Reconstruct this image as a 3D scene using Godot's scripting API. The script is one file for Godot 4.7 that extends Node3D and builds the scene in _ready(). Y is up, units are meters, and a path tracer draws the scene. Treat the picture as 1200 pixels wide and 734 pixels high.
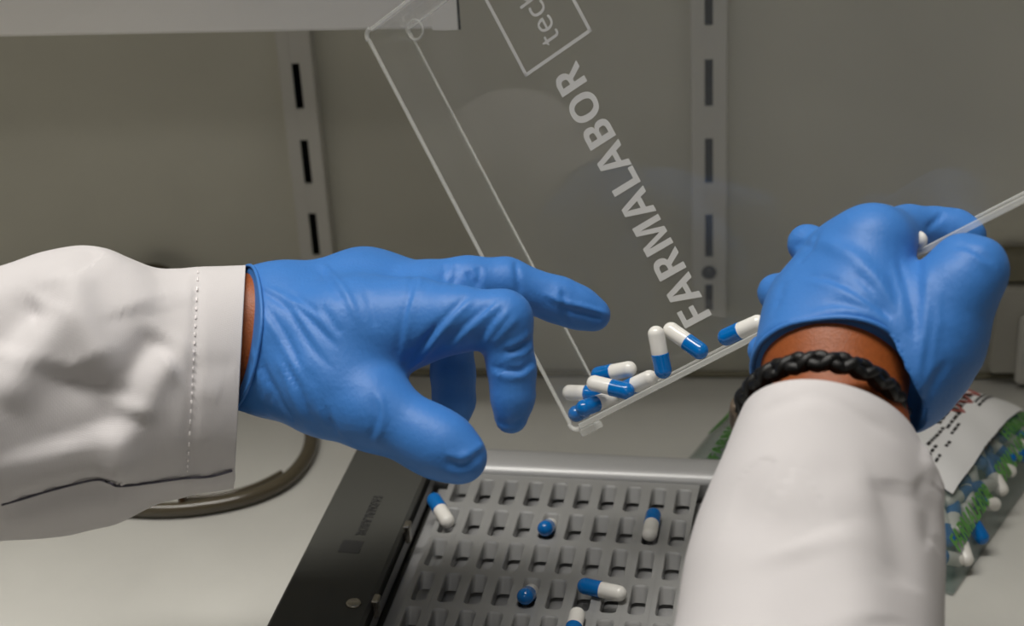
extends Node3D
# A pair of gloved hands tips capsules from a clear lid onto a slotted capsule tray.
# y is up, metres; the bench top is y = 0, the back wall is the plane z = WALL_Z.

const WALL_Z := -0.949
const FOCAL := 2000.0           # pixels, for the 1200 x 734 frame
var cam_at := Vector3(0, 0.51, 0)
var cam_b: Basis
var cam_inv: Basis
var M := {}
var rng := RandomNumberGenerator.new()

# ------------------------------------------------------------------ helpers: places
func at(px: float, py: float, depth: float) -> Vector3:
	return cam_at + cam_b * (Vector3((px - 600.0) / FOCAL, -(py - 367.0) / FOCAL, -1.0) * depth)

func pix(p: Vector3) -> Vector3:
	var q := cam_inv * (p - cam_at)
	return Vector3(600.0 - FOCAL * q.x / q.z, 367.0 + FOCAL * q.y / q.z, -q.z)

func on_level(px: float, py: float, h: float) -> Vector3:
	var d := cam_b * Vector3((px - 600.0) / FOCAL, -(py - 367.0) / FOCAL, -1.0)
	return cam_at + d * ((h - cam_at.y) / d.y)

# ------------------------------------------------------------------ helpers: names and tags
var used := {}
func numbered(called: String) -> String:
	var n: int = used.get(called, 0)
	used[called] = n + 1
	return called if n == 0 else "%s_%03d" % [called, n]

func thing(called: String, label: String, category: String, where := Transform3D(), group := "") -> Node3D:
	var o := Node3D.new()
	o.name = numbered(called)
	o.transform = where
	add_child(o)
	tag(o, label, category, group)
	return o

func tag(o: Node, label: String, category := "", group := "") -> void:
	o.set_meta("label", label)
	if category:
		o.set_meta("category", category)
	if group:
		o.set_meta("group", group)

func part(called: String, mesh: Mesh, mat: Material, parent: Node, where := Transform3D(), label := "") -> MeshInstance3D:
	var o := MeshInstance3D.new()
	o.name = called if parent != self else numbered(called)
	o.mesh = mesh
	o.material_override = mat
	o.transform = where
	parent.add_child(o, true)
	if label:
		o.set_meta("label", label)
	return o

func struct(called: String, mesh: Mesh, mat: Material, where := Transform3D(), parent: Node = self) -> MeshInstance3D:
	var o := part(called, mesh, mat, parent, where)
	if parent == self:
		o.set_meta("kind", "structure")
	return o

# ------------------------------------------------------------------ helpers: meshes
func tri(st: SurfaceTool, a: Vector3, b: Vector3, c: Vector3, n: Vector3) -> void:
	st.set_normal(n)
	if (b - a).cross(c - a).dot(n) > 0.0:
		st.add_vertex(a); st.add_vertex(c); st.add_vertex(b)
	else:
		st.add_vertex(a); st.add_vertex(b); st.add_vertex(c)

func poly(st: SurfaceTool, pts: Array, away: Vector3) -> void:   # a flat convex face that looks away from a point
	var n := Vector3.ZERO
	for i in range(1, pts.size() - 1):
		n += (pts[i] - pts[0]).cross(pts[i + 1] - pts[0])
	n = n.normalized()
	if n.dot(pts[0] - away) < 0.0:
		n = -n
	for i in range(1, pts.size() - 1):
		tri(st, pts[0], pts[i], pts[i + 1], n)

func add_box(st: SurfaceTool, size: Vector3, bevel: float, xf := Transform3D()) -> void:   # chamfered box round its centre
	var h := size * 0.5
	var b := minf(bevel, minf(h.x, minf(h.y, h.z)) * 0.9)
	var o := xf.origin
	var sides := [-1.0, 1.0]
	var P := func(sx: float, sy: float, sz: float, axis: int) -> Vector3:
		var v := Vector3(sx * (h.x - b), sy * (h.y - b), sz * (h.z - b))
		v[axis] += [sx, sy, sz][axis] * b
		return xf * v
	for axis in 3:
		for s in sides:
			var q := []
			for k in [[-1, -1], [1, -1], [1, 1], [-1, 1]]:
				var c := [0.0, 0.0, 0.0]
				c[axis] = s
				c[(axis + 1) % 3] = float(k[0])
				c[(axis + 2) % 3] = float(k[1])
				q.append(P.call(c[0], c[1], c[2], axis))
			poly(st, q, o)
	if b <= 0.0:
		return
	for axis in 3:
		for s1 in sides:
			for s2 in sides:
				var c0 := [0.0, 0.0, 0.0]
				var c1 := [0.0, 0.0, 0.0]
				var i1 := (axis + 1) % 3
				var i2 := (axis + 2) % 3
				c0[axis] = -1.0; c1[axis] = 1.0
				c0[i1] = s1; c1[i1] = s1
				c0[i2] = s2; c1[i2] = s2
				poly(st, [P.call(c0[0], c0[1], c0[2], i1), P.call(c1[0], c1[1], c1[2], i1), P.call(c1[0], c1[1], c1[2], i2), P.call(c0[0], c0[1], c0[2], i2)], o)
	for sx in sides:
		for sy in sides:
			for sz in sides:
				poly(st, [P.call(sx, sy, sz, 0), P.call(sx, sy, sz, 1), P.call(sx, sy, sz, 2)], o)

func begin() -> SurfaceTool:
	var st := SurfaceTool.new()
	st.begin(Mesh.PRIMITIVE_TRIANGLES)
	return st

func box(size: Vector3, bevel := 0.0, xf := Transform3D()) -> ArrayMesh:
	var st := begin()
	add_box(st, size, bevel, xf)
	return st.commit()

func shift(v: Vector3) -> Transform3D:
	return Transform3D(Basis(), v)

# a mesh as a dictionary: v positions, i indices (counter-clockwise seen from outside), n normals
func normals_of(d: Dictionary) -> void:
	var v: PackedVector3Array = d.v
	var ix: PackedInt32Array = d.i
	var n := PackedVector3Array()
	n.resize(v.size())
	for k in range(0, ix.size(), 3):
		var a := ix[k]
		var b := ix[k + 1]
		var c := ix[k + 2]
		var f := (v[b] - v[a]).cross(v[c] - v[a])
		n[a] += f
		n[b] += f
		n[c] += f
	for k in n.size():
		n[k] = n[k].normalized()
	d.n = n

func baked(d: Dictionary) -> ArrayMesh:
	var ix: PackedInt32Array = d.i.duplicate()
	for k in range(0, ix.size(), 3):
		var t := ix[k + 1]
		ix[k + 1] = ix[k + 2]
		ix[k + 2] = t
	var arr := []
	arr.resize(Mesh.ARRAY_MAX)
	arr[Mesh.ARRAY_VERTEX] = d.v
	arr[Mesh.ARRAY_NORMAL] = d.n
	arr[Mesh.ARRAY_INDEX] = ix
	var m := ArrayMesh.new()
	m.add_surface_from_arrays(Mesh.PRIMITIVE_TRIANGLES, arr)
	return m

func merged(list: Array) -> Dictionary:
	var v := PackedVector3Array()
	var n := PackedVector3Array()
	var ix := PackedInt32Array()
	for d in list:
		var at0 := v.size()
		v.append_array(d.v)
		n.append_array(d.n)
		for k in d.i:
			ix.append(k + at0)
	return {"v": v, "n": n, "i": ix}

func rows_to_mesh(rows: Array, ring := true, outward := true) -> Dictionary:   # rows of points; ring closes each row
	var v := PackedVector3Array()
	var ix := PackedInt32Array()
	var w: int = rows[0].size()
	for r in rows:
		for p in r:
			v.append(p)
	var last := w if ring else w - 1
	for j in rows.size() - 1:
		for k in last:
			var a := j * w + k
			var b := j * w + (k + 1) % w
			ix.append_array([a, b, a + w, b, b + w, a + w])
	var d := {"v": v, "i": ix}
	normals_of(d)
	if ring:
		var vote := 0.0
		for j in rows.size():
			var c := Vector3.ZERO
			for p in rows[j]:
				c += p
			c /= w
			for k in w:
				vote += (v[j * w + k] - c).dot(d.n[j * w + k])
		if (vote < 0.0) == outward:
			flip(d)
	return d

func flip(d: Dictionary) -> void:
	var ix: PackedInt32Array = d.i
	for k in range(0, ix.size(), 3):
		var t := ix[k + 1]
		ix[k + 1] = ix[k + 2]
		ix[k + 2] = t
	d.i = ix
	for k in d.n.size():
		d.n[k] = -d.n[k]

func tube(path: Array, radius: float, sides := 12, ends := true) -> Dictionary:
	var rows := []
	var side := Vector3.ZERO
	for j in path.size():
		var t: Vector3 = (path[mini(j + 1, path.size() - 1)] - path[maxi(j - 1, 0)]).normalized()
		if side == Vector3.ZERO:
			side = t.cross(Vector3.UP if absf(t.y) < 0.9 else Vector3.RIGHT).normalized()
		side = (side - t * side.dot(t)).normalized()
		var up := t.cross(side)
		var ring := []
		var r := radius
		for k in sides:
			var g := TAU * k / sides
			ring.append(path[j] + (side * cos(g) + up * sin(g)) * r)
		if ends and j == 0:
			rows.append(same(path[0], sides))
		rows.append(ring)
	if ends:
		rows.append(same(path[-1], sides))
	return rows_to_mesh(rows)

func same(p: Vector3, n: int) -> Array:
	var a := []
	for k in n:
		a.append(p)
	return a

func lathe(profile: Array, sides := 24) -> Dictionary:    # profile of Vector2(radius, height), round y
	var rows := []
	for p in profile:
		var ring := []
		for k in sides:
			var g := TAU * k / sides
			ring.append(Vector3(p.x * cos(g), p.y, p.x * sin(g)))
		rows.append(ring)
	return rows_to_mesh(rows)

func smooth_path(ctrl: Array, per := 8) -> Array:         # Catmull-Rom through points of any vector kind
	var out := []
	for j in ctrl.size() - 1:
		var a = ctrl[maxi(j - 1, 0)]
		var b = ctrl[j]
		var c = ctrl[j + 1]
		var e = ctrl[mini(j + 2, ctrl.size() - 1)]
		for s in per:
			var t := float(s) / per
			out.append(((b * 2.0) + (c - a) * t + (a * 2.0 - b * 5.0 + c * 4.0 - e) * t * t + (b * 3.0 - a - c * 3.0 + e) * t * t * t) * 0.5)
	out.append(ctrl[-1])
	return out

# ------------------------------------------------------------------ bodies: smooth union of tapered bones, meshed with surface nets
# bone: [from, to, radius at from, radius at to, blend]; clip: Plane whose positive side is cut away
func blob(bones: Array, cell: float, clip: Plane, clipped := true, axis_a := Vector3.ZERO, axis_b := Vector3.ZERO, axis_r := 0.0) -> Dictionary:
	# with an axis, only what lies within axis_r of it is cut away
	var lo := Vector3.ONE * 1e9
	var hi := -lo
	for b in bones:
		var r := maxf(b[2], b[3]) + 0.004
		lo = lo.min(b[0] - Vector3.ONE * r).min(b[1] - Vector3.ONE * r)
		hi = hi.max(b[0] + Vector3.ONE * r).max(b[1] + Vector3.ONE * r)
	const B := 6
	var nb := Vector3i(((hi - lo) / (cell * B)).ceil()) + Vector3i.ONE
	var nx := nb.x * B
	var ny := nb.y * B
	var nz := nb.z * B
	var field := PackedFloat32Array()
	field.resize(nx * ny * nz)
	field.fill(1.0)
	var half := cell * B * 0.866
	var blocks := []
	var n := bones.size()
	var A := PackedVector3Array()
	var AB := PackedVector3Array()
	var inv := PackedFloat32Array()
	for b in bones:
		A.append(b[0])
		AB.append(b[1] - b[0])
		inv.append(1.0 / maxf((b[1] - b[0]).length_squared(), 1e-12))
	for bx in nb.x:
		for by in nb.y:
			for bz in nb.z:
				var c := lo + Vector3(bx + 0.5, by + 0.5, bz + 0.5) * (cell * B)
				var near := []
				var nearest := 1.0
				for k in n:
					var pa := c - A[k]
					var t := clampf(pa.dot(AB[k]) * inv[k], 0.0, 1.0)
					var dd: float = (pa - AB[k] * t).length() - lerpf(bones[k][2], bones[k][3], t)
					nearest = minf(nearest, dd)
					if dd < half + 0.012:
						near.append(k)
				if nearest > half + 0.012:
					continue
				var far_clip := clipped and axis_r == 0.0 and clip.distance_to(c) > half + cell * 2.0
				if far_clip:
					continue
				var deep := nearest < -half - cell * 2.0 and not (clipped and (axis_r > 0.0 or absf(clip.distance_to(c)) < half + cell * 2.0))
				if not deep:
					blocks.append(Vector3i(bx * B, by * B, bz * B))
				for i in B:
					for j in B:
						var row := ((bx * B + i) * ny + by * B + j) * nz + bz * B
						for l in B:
							if deep:
								field[row + l] = -1.0
								continue
							var p := lo + Vector3(bx * B + i, by * B + j, bz * B + l) * cell
							var f := 1.0
							for k in near:
								var pa := p - A[k]
								var t := clampf(pa.dot(AB[k]) * inv[k], 0.0, 1.0)
								var bone: Array = bones[k]
								var dd: float = (pa - AB[k] * t).length() - bone[2] - (bone[3] - bone[2]) * t
								var kk: float = bone[4]
								var h: float = kk - absf(f - dd)
								f = minf(f, dd)
								if h > 0.0:
									f -= h * h / (4.0 * kk)
							if clipped:
								var cut := clip.distance_to(p)
								if axis_r > 0.0 and cut > -0.02:
									var qa := p - axis_a
									var ad := (axis_b - axis_a).normalized()
									cut = minf(cut, axis_r - (qa - ad * qa.dot(ad)).length())
								f = maxf(f, cut)
							field[row + l] = f
	var index := PackedInt32Array()
	index.resize(field.size())
	index.fill(-1)
	var V := PackedVector3Array()
	var sx := ny * nz
	var sy := nz
	var off := [0, 1, sy, sy + 1, sx, sx + 1, sx + sy, sx + sy + 1]
	var cor := [Vector3(0, 0, 0), Vector3(0, 0, 1), Vector3(0, 1, 0), Vector3(0, 1, 1), Vector3(1, 0, 0), Vector3(1, 0, 1), Vector3(1, 1, 0), Vector3(1, 1, 1)]
	var edges := [[0, 1], [2, 3], [4, 5], [6, 7], [0, 2], [1, 3], [4, 6], [5, 7], [0, 4], [1, 5], [2, 6], [3, 7]]
	var cells := PackedInt32Array()
	for o in blocks:
		for i in range(o.x, mini(o.x + B, nx - 1)):
			for j in range(o.y, mini(o.y + B, ny - 1)):
				for l in range(o.z, mini(o.z + B, nz - 1)):
					var g: int = i * sx + j * sy + l
					var s0 := field[g] < 0.0
					var mixed := false
					for k in range(1, 8):
						if (field[g + off[k]] < 0.0) != s0:
							mixed = true
							break
					if not mixed:
						continue
					var sum := Vector3.ZERO
					var cnt := 0
					for e in edges:
						var fa := field[g + off[e[0]]]
						var fb := field[g + off[e[1]]]
						if (fa < 0.0) != (fb < 0.0):
							sum += cor[e[0]].lerp(cor[e[1]], fa / (fa - fb))
							cnt += 1
					index[g] = V.size()
					cells.append(g)
					V.append(lo + (Vector3(i, j, l) + sum / cnt) * cell)
	var ix := PackedInt32Array()
	for g in cells:
		var inside := field[g] < 0.0
		for ax in 3:
			var o1: int = [sx, sy, 1][ax]
			if (field[g + o1] < 0.0) == inside:
				continue
			var o2: int = [sy, 1, sx][ax]
			var o3: int = [1, sx, sy][ax]
			if g - o2 - o3 < 0:
				continue
			var a := index[g]
			var b := index[g - o2]
			var c := index[g - o2 - o3]
			var e := index[g - o3]
			if b < 0 or c < 0 or e < 0:
				continue
			if inside:
				ix.append_array([a, b, c, a, c, e])
			else:
				ix.append_array([a, c, b, a, e, c])
	var d := {"v": V, "i": ix}
	relax(d, 2)
	normals_of(d)
	return d

func relax(d: Dictionary, times: int) -> void:
	for pass_ in times:
		var v: PackedVector3Array = d.v
		var ix: PackedInt32Array = d.i
		var s := PackedVector3Array()
		s.resize(v.size())
		var c := PackedInt32Array()
		c.resize(v.size())
		for k in range(0, ix.size(), 3):
			for e in 3:
				var a := ix[k + e]
				var b := ix[k + (e + 1) % 3]
				s[a] += v[b]
				c[a] += 1
		for k in v.size():
			if c[k]:
				v[k] = v[k].lerp(s[k] / c[k], 0.5)
		d.v = v

func relax_cut(d: Dictionary, plane: Plane, axis_a: Vector3, axis_b: Vector3, axis_r: float) -> void:   # evens the rim of a cut
	var ad := (axis_b - axis_a).normalized()
	var rim := {}
	for k in d.v.size():
		var q: Vector3 = d.v[k] - axis_a
		var r := (q - ad * q.dot(ad)).length()
		if plane.distance_to(d.v[k]) > -0.0025 and r > axis_r - 0.0025 and r < axis_r + 0.004:
			rim[k] = true
	var near := {}
	var ix: PackedInt32Array = d.i
	for k in range(0, ix.size(), 3):
		for e in 3:
			if rim.has(ix[k + e]):
				if not near.has(ix[k + e]):
					near[ix[k + e]] = []
				near[ix[k + e]].append(ix[k + (e + 1) % 3])
	for pass_ in 14:
		var v: PackedVector3Array = d.v.duplicate()
		for k in near:
			var s := Vector3.ZERO
			for m in near[k]:
				s += d.v[m]
			v[k] = v[k].lerp(s / near[k].size(), 0.6)
		d.v = v
	normals_of(d)

# folds and creases: [height, width, [[x, y], ...]], metres and the surface point that faces there
func sculpt(d: Dictionary, strokes: Array, bin := 4.0) -> void:
	var v: PackedVector3Array = d.v
	var n: PackedVector3Array = d.n
	var front := {}
	var bins := {}
	for k in v.size():
		if n[k].dot(v[k] - cam_at) > 0.0:
			continue
		var q := pix(v[k])
		var key := Vector2i(int(q.x / bin), int(q.y / bin))
		if not bins.has(key):
			bins[key] = []
			front[key] = [q.z, k]
		bins[key].append(k)
		if q.z < front[key][0]:
			front[key] = [q.z, k]
	var move := PackedFloat32Array()
	move.resize(v.size())
	for s in strokes:
		var flat := []
		for q in s[2]:
			flat.append(Vector2(q[0], q[1]))
		flat = smooth_path(flat, 5)
		var line := []
		for q in flat:
			var best := -1
			var near := 1e9
			for r in 4:
				for dx in range(-r, r + 1):
					for dy in range(-r, r + 1):
						var key := Vector2i(int(q.x / bin) + dx, int(q.y / bin) + dy)
						if front.has(key):
							var k: int = front[key][1]
							var p := pix(v[k])
							var dd := Vector2(p.x, p.y).distance_to(q)
							if dd < near:
								near = dd
								best = k
				if best >= 0:
					break
			if best >= 0:
				line.append(at(q.x, q.y, pix(v[best]).z))
		if line.size() < 2:
			continue
		var w: float = s[1]
		var reach := int(ceil(w * 2.2 * FOCAL / 0.66 / bin)) + 1
		var near_verts := {}
		for p in line:
			var q := pix(p)
			var kx := int(q.x / bin)
			var ky := int(q.y / bin)
			for dx in range(-reach, reach + 1):
				for dy in range(-reach, reach + 1):
					var key := Vector2i(kx + dx, ky + dy)
					if bins.has(key):
						for k in bins[key]:
							near_verts[k] = true
		var count := line.size() - 1
		for k in near_verts:
			var p := v[k]
			var best := 1e9
			var along := 0.0
			for j in count:
				var a: Vector3 = line[j]
				var ab: Vector3 = line[j + 1] - a
				var t := clampf((p - a).dot(ab) / maxf(ab.length_squared(), 1e-12), 0.0, 1.0)
				var dd := (p - a - ab * t).length_squared()
				if dd < best:
					best = dd
					along = (j + t) / count
			var fade := clampf(minf(along, 1.0 - along) * 4.0 + 0.25, 0.0, 1.0)
			move[k] += s[0] * fade * exp(-best / (w * w))
	for k in v.size():
		v[k] += n[k] * move[k]
	d.v = v
	normals_of(d)

func bead(d: Dictionary, plane: Plane, width: float, height: float) -> void:    # a rolled hem where the surface meets a plane
	var v: PackedVector3Array = d.v
	for k in v.size():
		var x := plane.distance_to(v[k])
		if x > -width * 2.0 and absf(plane.normal.dot(d.n[k])) < 0.8:
			v[k] += d.n[k] * height * exp(-pow((x + width * 0.6) / width, 2.0) * 2.0)
	d.v = v
	normals_of(d)

# smooths the rough rim that a cut leaves, then lays a rolled hem along it
func hem_of(d: Dictionary, plane: Plane, axis_a: Vector3, axis_b: Vector3, axis_r: float, thick: float) -> Dictionary:
	var ad := (axis_b - axis_a).normalized()
	var v: PackedVector3Array = d.v
	var o := axis_a + ad * (-plane.distance_to(axis_a) / plane.normal.dot(ad))
	var x := ad.cross(Vector3.UP if absf(ad.y) < 0.9 else Vector3.RIGHT).normalized()
	var y := ad.cross(x)
	var n := 60
	var rad := PackedFloat32Array()
	rad.resize(n)
	for p in v:
		if absf(plane.distance_to(p)) > 0.0022:
			continue
		var q := p - axis_a
		q -= ad * q.dot(ad)
		var r := q.length()
		if r > axis_r + 0.0005:
			continue
		var k := int(fposmod(atan2(q.dot(y), q.dot(x)), TAU) / TAU * n) % n
		rad[k] = maxf(rad[k], r)
	for k in n:
		if rad[k] == 0.0:
			rad[k] = maxf(rad[(k + 1) % n], rad[(k + n - 1) % n])
		if rad[k] == 0.0:
			rad[k] = axis_r
	for pass_ in 3:
		var s := rad.duplicate()
		for k in n:
			rad[k] = (s[(k + 1) % n] + s[k] * 2.0 + s[(k + n - 1) % n]) / 4.0
	var ring := []
	for k in n + 1:
		var g := TAU * (k % n + 0.5) / n
		var p := o + (x * cos(g) + y * sin(g)) * (rad[k % n] - thick * 0.3)
		p -= ad * (plane.distance_to(p) / plane.normal.dot(ad))
		ring.append(p)
	return tube(smooth_path(ring, 3), thick, 8, false)

func plane3(a: Vector3, b: Vector3, c: Vector3, inside: Vector3) -> Plane:
	var p := Plane(a, b, c)
	return -p if p.distance_to(inside) > 0.0 else p

func J(px: float, py: float, z: float, r: float) -> Array:    # a joint: place and radius
	return [at(px, py, z), r * z / FOCAL]

func chain(bones: Array, joints: Array, k: float) -> void:
	for j in joints.size() - 1:
		bones.append([joints[j][0], joints[j + 1][0], joints[j][1], joints[j + 1][1], k])

# ------------------------------------------------------------------ materials
func mat(col: Color, rough := 0.6, metal := 0.0, spec := 0.5) -> StandardMaterial3D:
	var m := StandardMaterial3D.new()
	m.albedo_color = col
	m.roughness = rough
	m.metallic = metal
	m.metallic_specular = spec
	return m

func noise_tex(freq: float, seed_: int, normal := false, strength := 4.0, lo := 0.0, hi := 1.0, octaves := 4) -> NoiseTexture2D:
	var n := FastNoiseLite.new()
	n.seed = seed_
	n.frequency = freq
	n.fractal_octaves = octaves
	var t := NoiseTexture2D.new()
	t.width = 512
	t.height = 512
	t.seamless = true
	t.noise = n
	t.as_normal_map = normal
	t.bump_strength = strength
	if not normal:
		var g := Gradient.new()
		g.set_color(0, Color(lo, lo, lo))
		g.set_color(1, Color(hi, hi, hi))
		t.color_ramp = g
	return t

func grain(m: StandardMaterial3D, freq: float, scale: float, strength: float, seed_ := 1, tint := 0.0) -> StandardMaterial3D:
	m.uv1_triplanar = true
	m.uv1_scale = Vector3.ONE * scale
	if strength > 0.0:
		m.normal_enabled = true
		m.normal_texture = noise_tex(freq, seed_, true, strength)
		m.normal_scale = 1.0
	if tint > 0.0:
		m.albedo_texture = noise_tex(freq * 0.4, seed_ + 7, false, 1.0, 1.0 - tint, 1.0)
	return m

func weave_tex() -> ImageTexture:
	var im := Image.create(128, 128, false, Image.FORMAT_RGB8)
	for y in 128:
		for x in 128:
			var a := (x / 8 + y / 8) % 2
			var u := absf(fmod(x, 8.0) - 3.5) / 4.0
			var w := absf(fmod(y, 8.0) - 3.5) / 4.0
			var h := 1.0 - (u * u if a else w * w) * 0.6
			im.set_pixel(x, y, Color(h, h, h))
	return ImageTexture.create_from_image(im)

func glass(alpha: float, col := Color(1, 1, 1), rough := 0.03) -> StandardMaterial3D:
	var m := mat(Color(col.r, col.g, col.b, alpha), rough)
	m.transparency = BaseMaterial3D.TRANSPARENCY_ALPHA
	m.cull_mode = BaseMaterial3D.CULL_DISABLED
	return m

func make_materials() -> void:
	M.wall = grain(mat(Color(0.83, 0.82, 0.765), 0.7, 0.0, 0.3), 0.01, 1.6, 0.0, 3, 0.10)
	M.room = mat(Color(0.58, 0.57, 0.555), 0.8)
	M.floor = mat(Color(0.45, 0.45, 0.44), 0.6)
	M.bench = grain(mat(Color(0.78, 0.775, 0.75), 0.42, 0.0, 0.4), 0.02, 2.0, 0.0, 5, 0.05)
	M.bench_edge = mat(Color(0.5, 0.49, 0.46), 0.5)
	M.shelf = grain(mat(Color(0.93, 0.92, 0.90), 0.5), 0.01, 2.0, 0.0, 9, 0.05)
	M.rail = mat(Color(0.80, 0.79, 0.76), 0.5, 0.0, 0.4)
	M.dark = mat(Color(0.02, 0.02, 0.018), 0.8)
	M.gap = mat(Color(0.10, 0.10, 0.09), 0.8)
	M.screw = mat(Color(0.22, 0.21, 0.20), 0.4, 0.6)
	M.duct = mat(Color(0.50, 0.48, 0.40), 0.6)
	M.trunk = mat(Color(0.70, 0.69, 0.65), 0.55)
	M.socket = mat(Color(0.80, 0.79, 0.76), 0.4)
	M.tray = grain(mat(Color(0.61, 0.61, 0.605), 0.34, 0.2, 0.6), 0.2, 40.0, 0.6, 11)
	M.panel = grain(mat(Color(0.285, 0.285, 0.27), 0.55, 0.1, 0.4), 0.2, 40.0, 0.6, 12)
	M.inner = mat(Color(0.60, 0.60, 0.60), 0.4, 0.2)
	M.rim = mat(Color(0.70, 0.70, 0.70), 0.35, 0.2)
	M.steel = mat(Color(0.66, 0.64, 0.60), 0.25, 0.9)
	M.ink = mat(Color(0.19, 0.19, 0.19), 0.5)
	M.capblue = mat(Color(0.0, 0.405, 0.70), 0.16, 0.0, 0.55)
	M.capwhite = mat(Color(0.90, 0.89, 0.865), 0.2, 0.0, 0.5)
	M.acrylic = glass(0.03, Color(0.92, 0.94, 0.95), 0.02)
	M.acrylic.metallic_specular = 0.34
	M.acrylic_glint = glass(0.32, Color(0.95, 0.95, 0.93), 0.3)  # whitish, cloudier acrylic that carries the edge highlights in its colour
	M.print = mat(Color(0.82, 0.815, 0.80), 0.6)
	M.glove = grain(mat(Color(0.225, 0.455, 0.735), 0.50, 0.0, 0.42), 0.06, 14.0, 0.8, 21)
	M.glove.rim_enabled = true
	M.glove.rim = 0.15
	M.glove.rim_tint = 0.6
	M.skin = grain(mat(Color(0.61, 0.32, 0.14), 0.48, 0.0, 0.45), 0.1, 22.0, 1.6, 31, 0.18)
	M.cloth = mat(Color(0.785, 0.772, 0.775), 0.92, 0.0, 0.2)
	M.cloth.uv1_triplanar = true
	M.cloth.uv1_scale = Vector3.ONE * 90.0
	M.cloth.heightmap_enabled = true
	M.cloth.heightmap_texture = weave_tex()
	M.cloth.heightmap_scale = 0.012
	M.thread = mat(Color(0.33, 0.32, 0.36), 0.9)
	M.stitch = mat(Color(0.95, 0.93, 0.93), 0.9)
	M.leather = grain(mat(Color(0.035, 0.033, 0.033), 0.42, 0.0, 0.5), 0.2, 60.0, 2.0, 41)
	M.clasp = mat(Color(0.42, 0.37, 0.32), 0.35, 0.4)
	M.hose = mat(Color(0.33, 0.30, 0.24), 0.18, 0.0, 0.6)
	M.rust = mat(Color(0.30, 0.21, 0.12), 0.5, 0.5)
	M.film = glass(0.34, Color(0.46, 0.55, 0.52), 0.12)
	M.paper = mat(Color(0.93, 0.93, 0.93), 0.7)
	M.green = mat(Color(0.48, 0.76, 0.38), 0.5)
	M.red = mat(Color(0.72, 0.36, 0.32), 0.7)

# ------------------------------------------------------------------ the scene
func _ready() -> void:
	rng.seed = 7
	set_camera()
	set_light()
	make_materials()
	room()
	bench()
	shelf_and_rails()
	wall_fittings()
	tray()
	hose()
	bag()
	lid()
	people()
	loose_capsules()

func set_camera() -> void:
	var cam := Camera3D.new()
	cam.name = "camera"
	cam_b = Basis(Vector3.UP, deg_to_rad(7.7)) * Basis(Vector3.RIGHT, deg_to_rad(-26.0)) * Basis(Vector3.BACK, deg_to_rad(-3.3))
	cam_inv = cam_b.inverse()
	cam.transform = Transform3D(cam_b, cam_at)
	cam.fov = rad_to_deg(2.0 * atan(367.0 / FOCAL))
	cam.near = 0.02
	var a := CameraAttributesPhysical.new()
	a.frustum_focal_length = 24.0 / (2.0 * tan(deg_to_rad(cam.fov) / 2.0))
	a.frustum_focus_distance = 0.74
	a.exposure_aperture = 10.0
	cam.attributes = a
	cam.fov = rad_to_deg(2.0 * atan(367.0 / FOCAL))
	add_child(cam)
	cam.current = true

func lamp(where: Vector3, size: Vector2, energy: float, col: Color) -> void:
	var st := begin()
	add_box(st, Vector3(size.x, 0.02, size.y), 0.002)
	var glow := mat(Color(0.9, 0.9, 0.9), 0.6)
	glow.emission_enabled = true
	glow.emission = col
	glow.emission_energy_multiplier = 1.2
	var o := part("unseen_ceiling_lamp", st.commit(), glow, self, shift(where + Vector3(0, -0.01, 0)))
	tag(o, "unseen flat ceiling lamp panel %s" % ("above the bench" if where.z < 0.2 else "behind the camera"), "lamp")
	var l := AreaLight3D.new()
	l.name = numbered("unseen_panel_light")
	l.area_size = size
	l.light_color = col
	l.light_energy = energy
	l.area_range = 6.0
	l.area_attenuation = 2.0
	l.shadow_enabled = true
	l.area_normalize_energy = true
	l.transform = Transform3D(Basis(Vector3.RIGHT, -PI / 2), where + Vector3(0, -0.03, 0))
	add_child(l)

func set_light() -> void:
	var we := WorldEnvironment.new()
	we.name = "surroundings"
	var e := Environment.new()
	e.background_mode = Environment.BG_COLOR
	e.background_color = Color(0.05, 0.05, 0.05)
	e.tonemap_mode = Environment.TONE_MAPPER_LINEAR
	e.tonemap_exposure = 1.18
	e.sdfgi_enabled = true
	e.ssao_enabled = true
	e.ssil_enabled = true
	we.environment = e
	add_child(we)
	lamp(Vector3(-0.40, 1.70, -0.50), Vector2(1.2, 0.35), 2.38, Color(1.0, 0.985, 0.96))  # out of view, placed to light the hands and bench from above
	lamp(Vector3(-0.2, 1.70, 1.0), Vector2(1.2, 0.35), 0.17, Color(1.0, 0.985, 0.96))  # out of view, weak light on the faces turned to the camera

func room() -> void:
	struct("wall_back", box(Vector3(4.2, 2.7, 0.1)), M.wall, shift(Vector3(0, 0.42, WALL_Z - 0.05)))
	struct("wall_left", box(Vector3(0.1, 2.7, 3.2)), M.room, shift(Vector3(-2.05, 0.42, 0.6)))
	struct("wall_right", box(Vector3(0.1, 2.7, 3.2)), M.room, shift(Vector3(2.05, 0.42, 0.6)))
	struct("wall_front", box(Vector3(4.2, 2.7, 0.1)), M.room, shift(Vector3(0, 0.42, 2.15)))
	struct("floor", box(Vector3(4.2, 0.1, 3.3)), M.floor, shift(Vector3(0, -0.93, 0.6)))
	struct("ceiling", box(Vector3(4.2, 0.1, 3.3)), M.room, shift(Vector3(0, 1.77, 0.6)))

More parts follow.
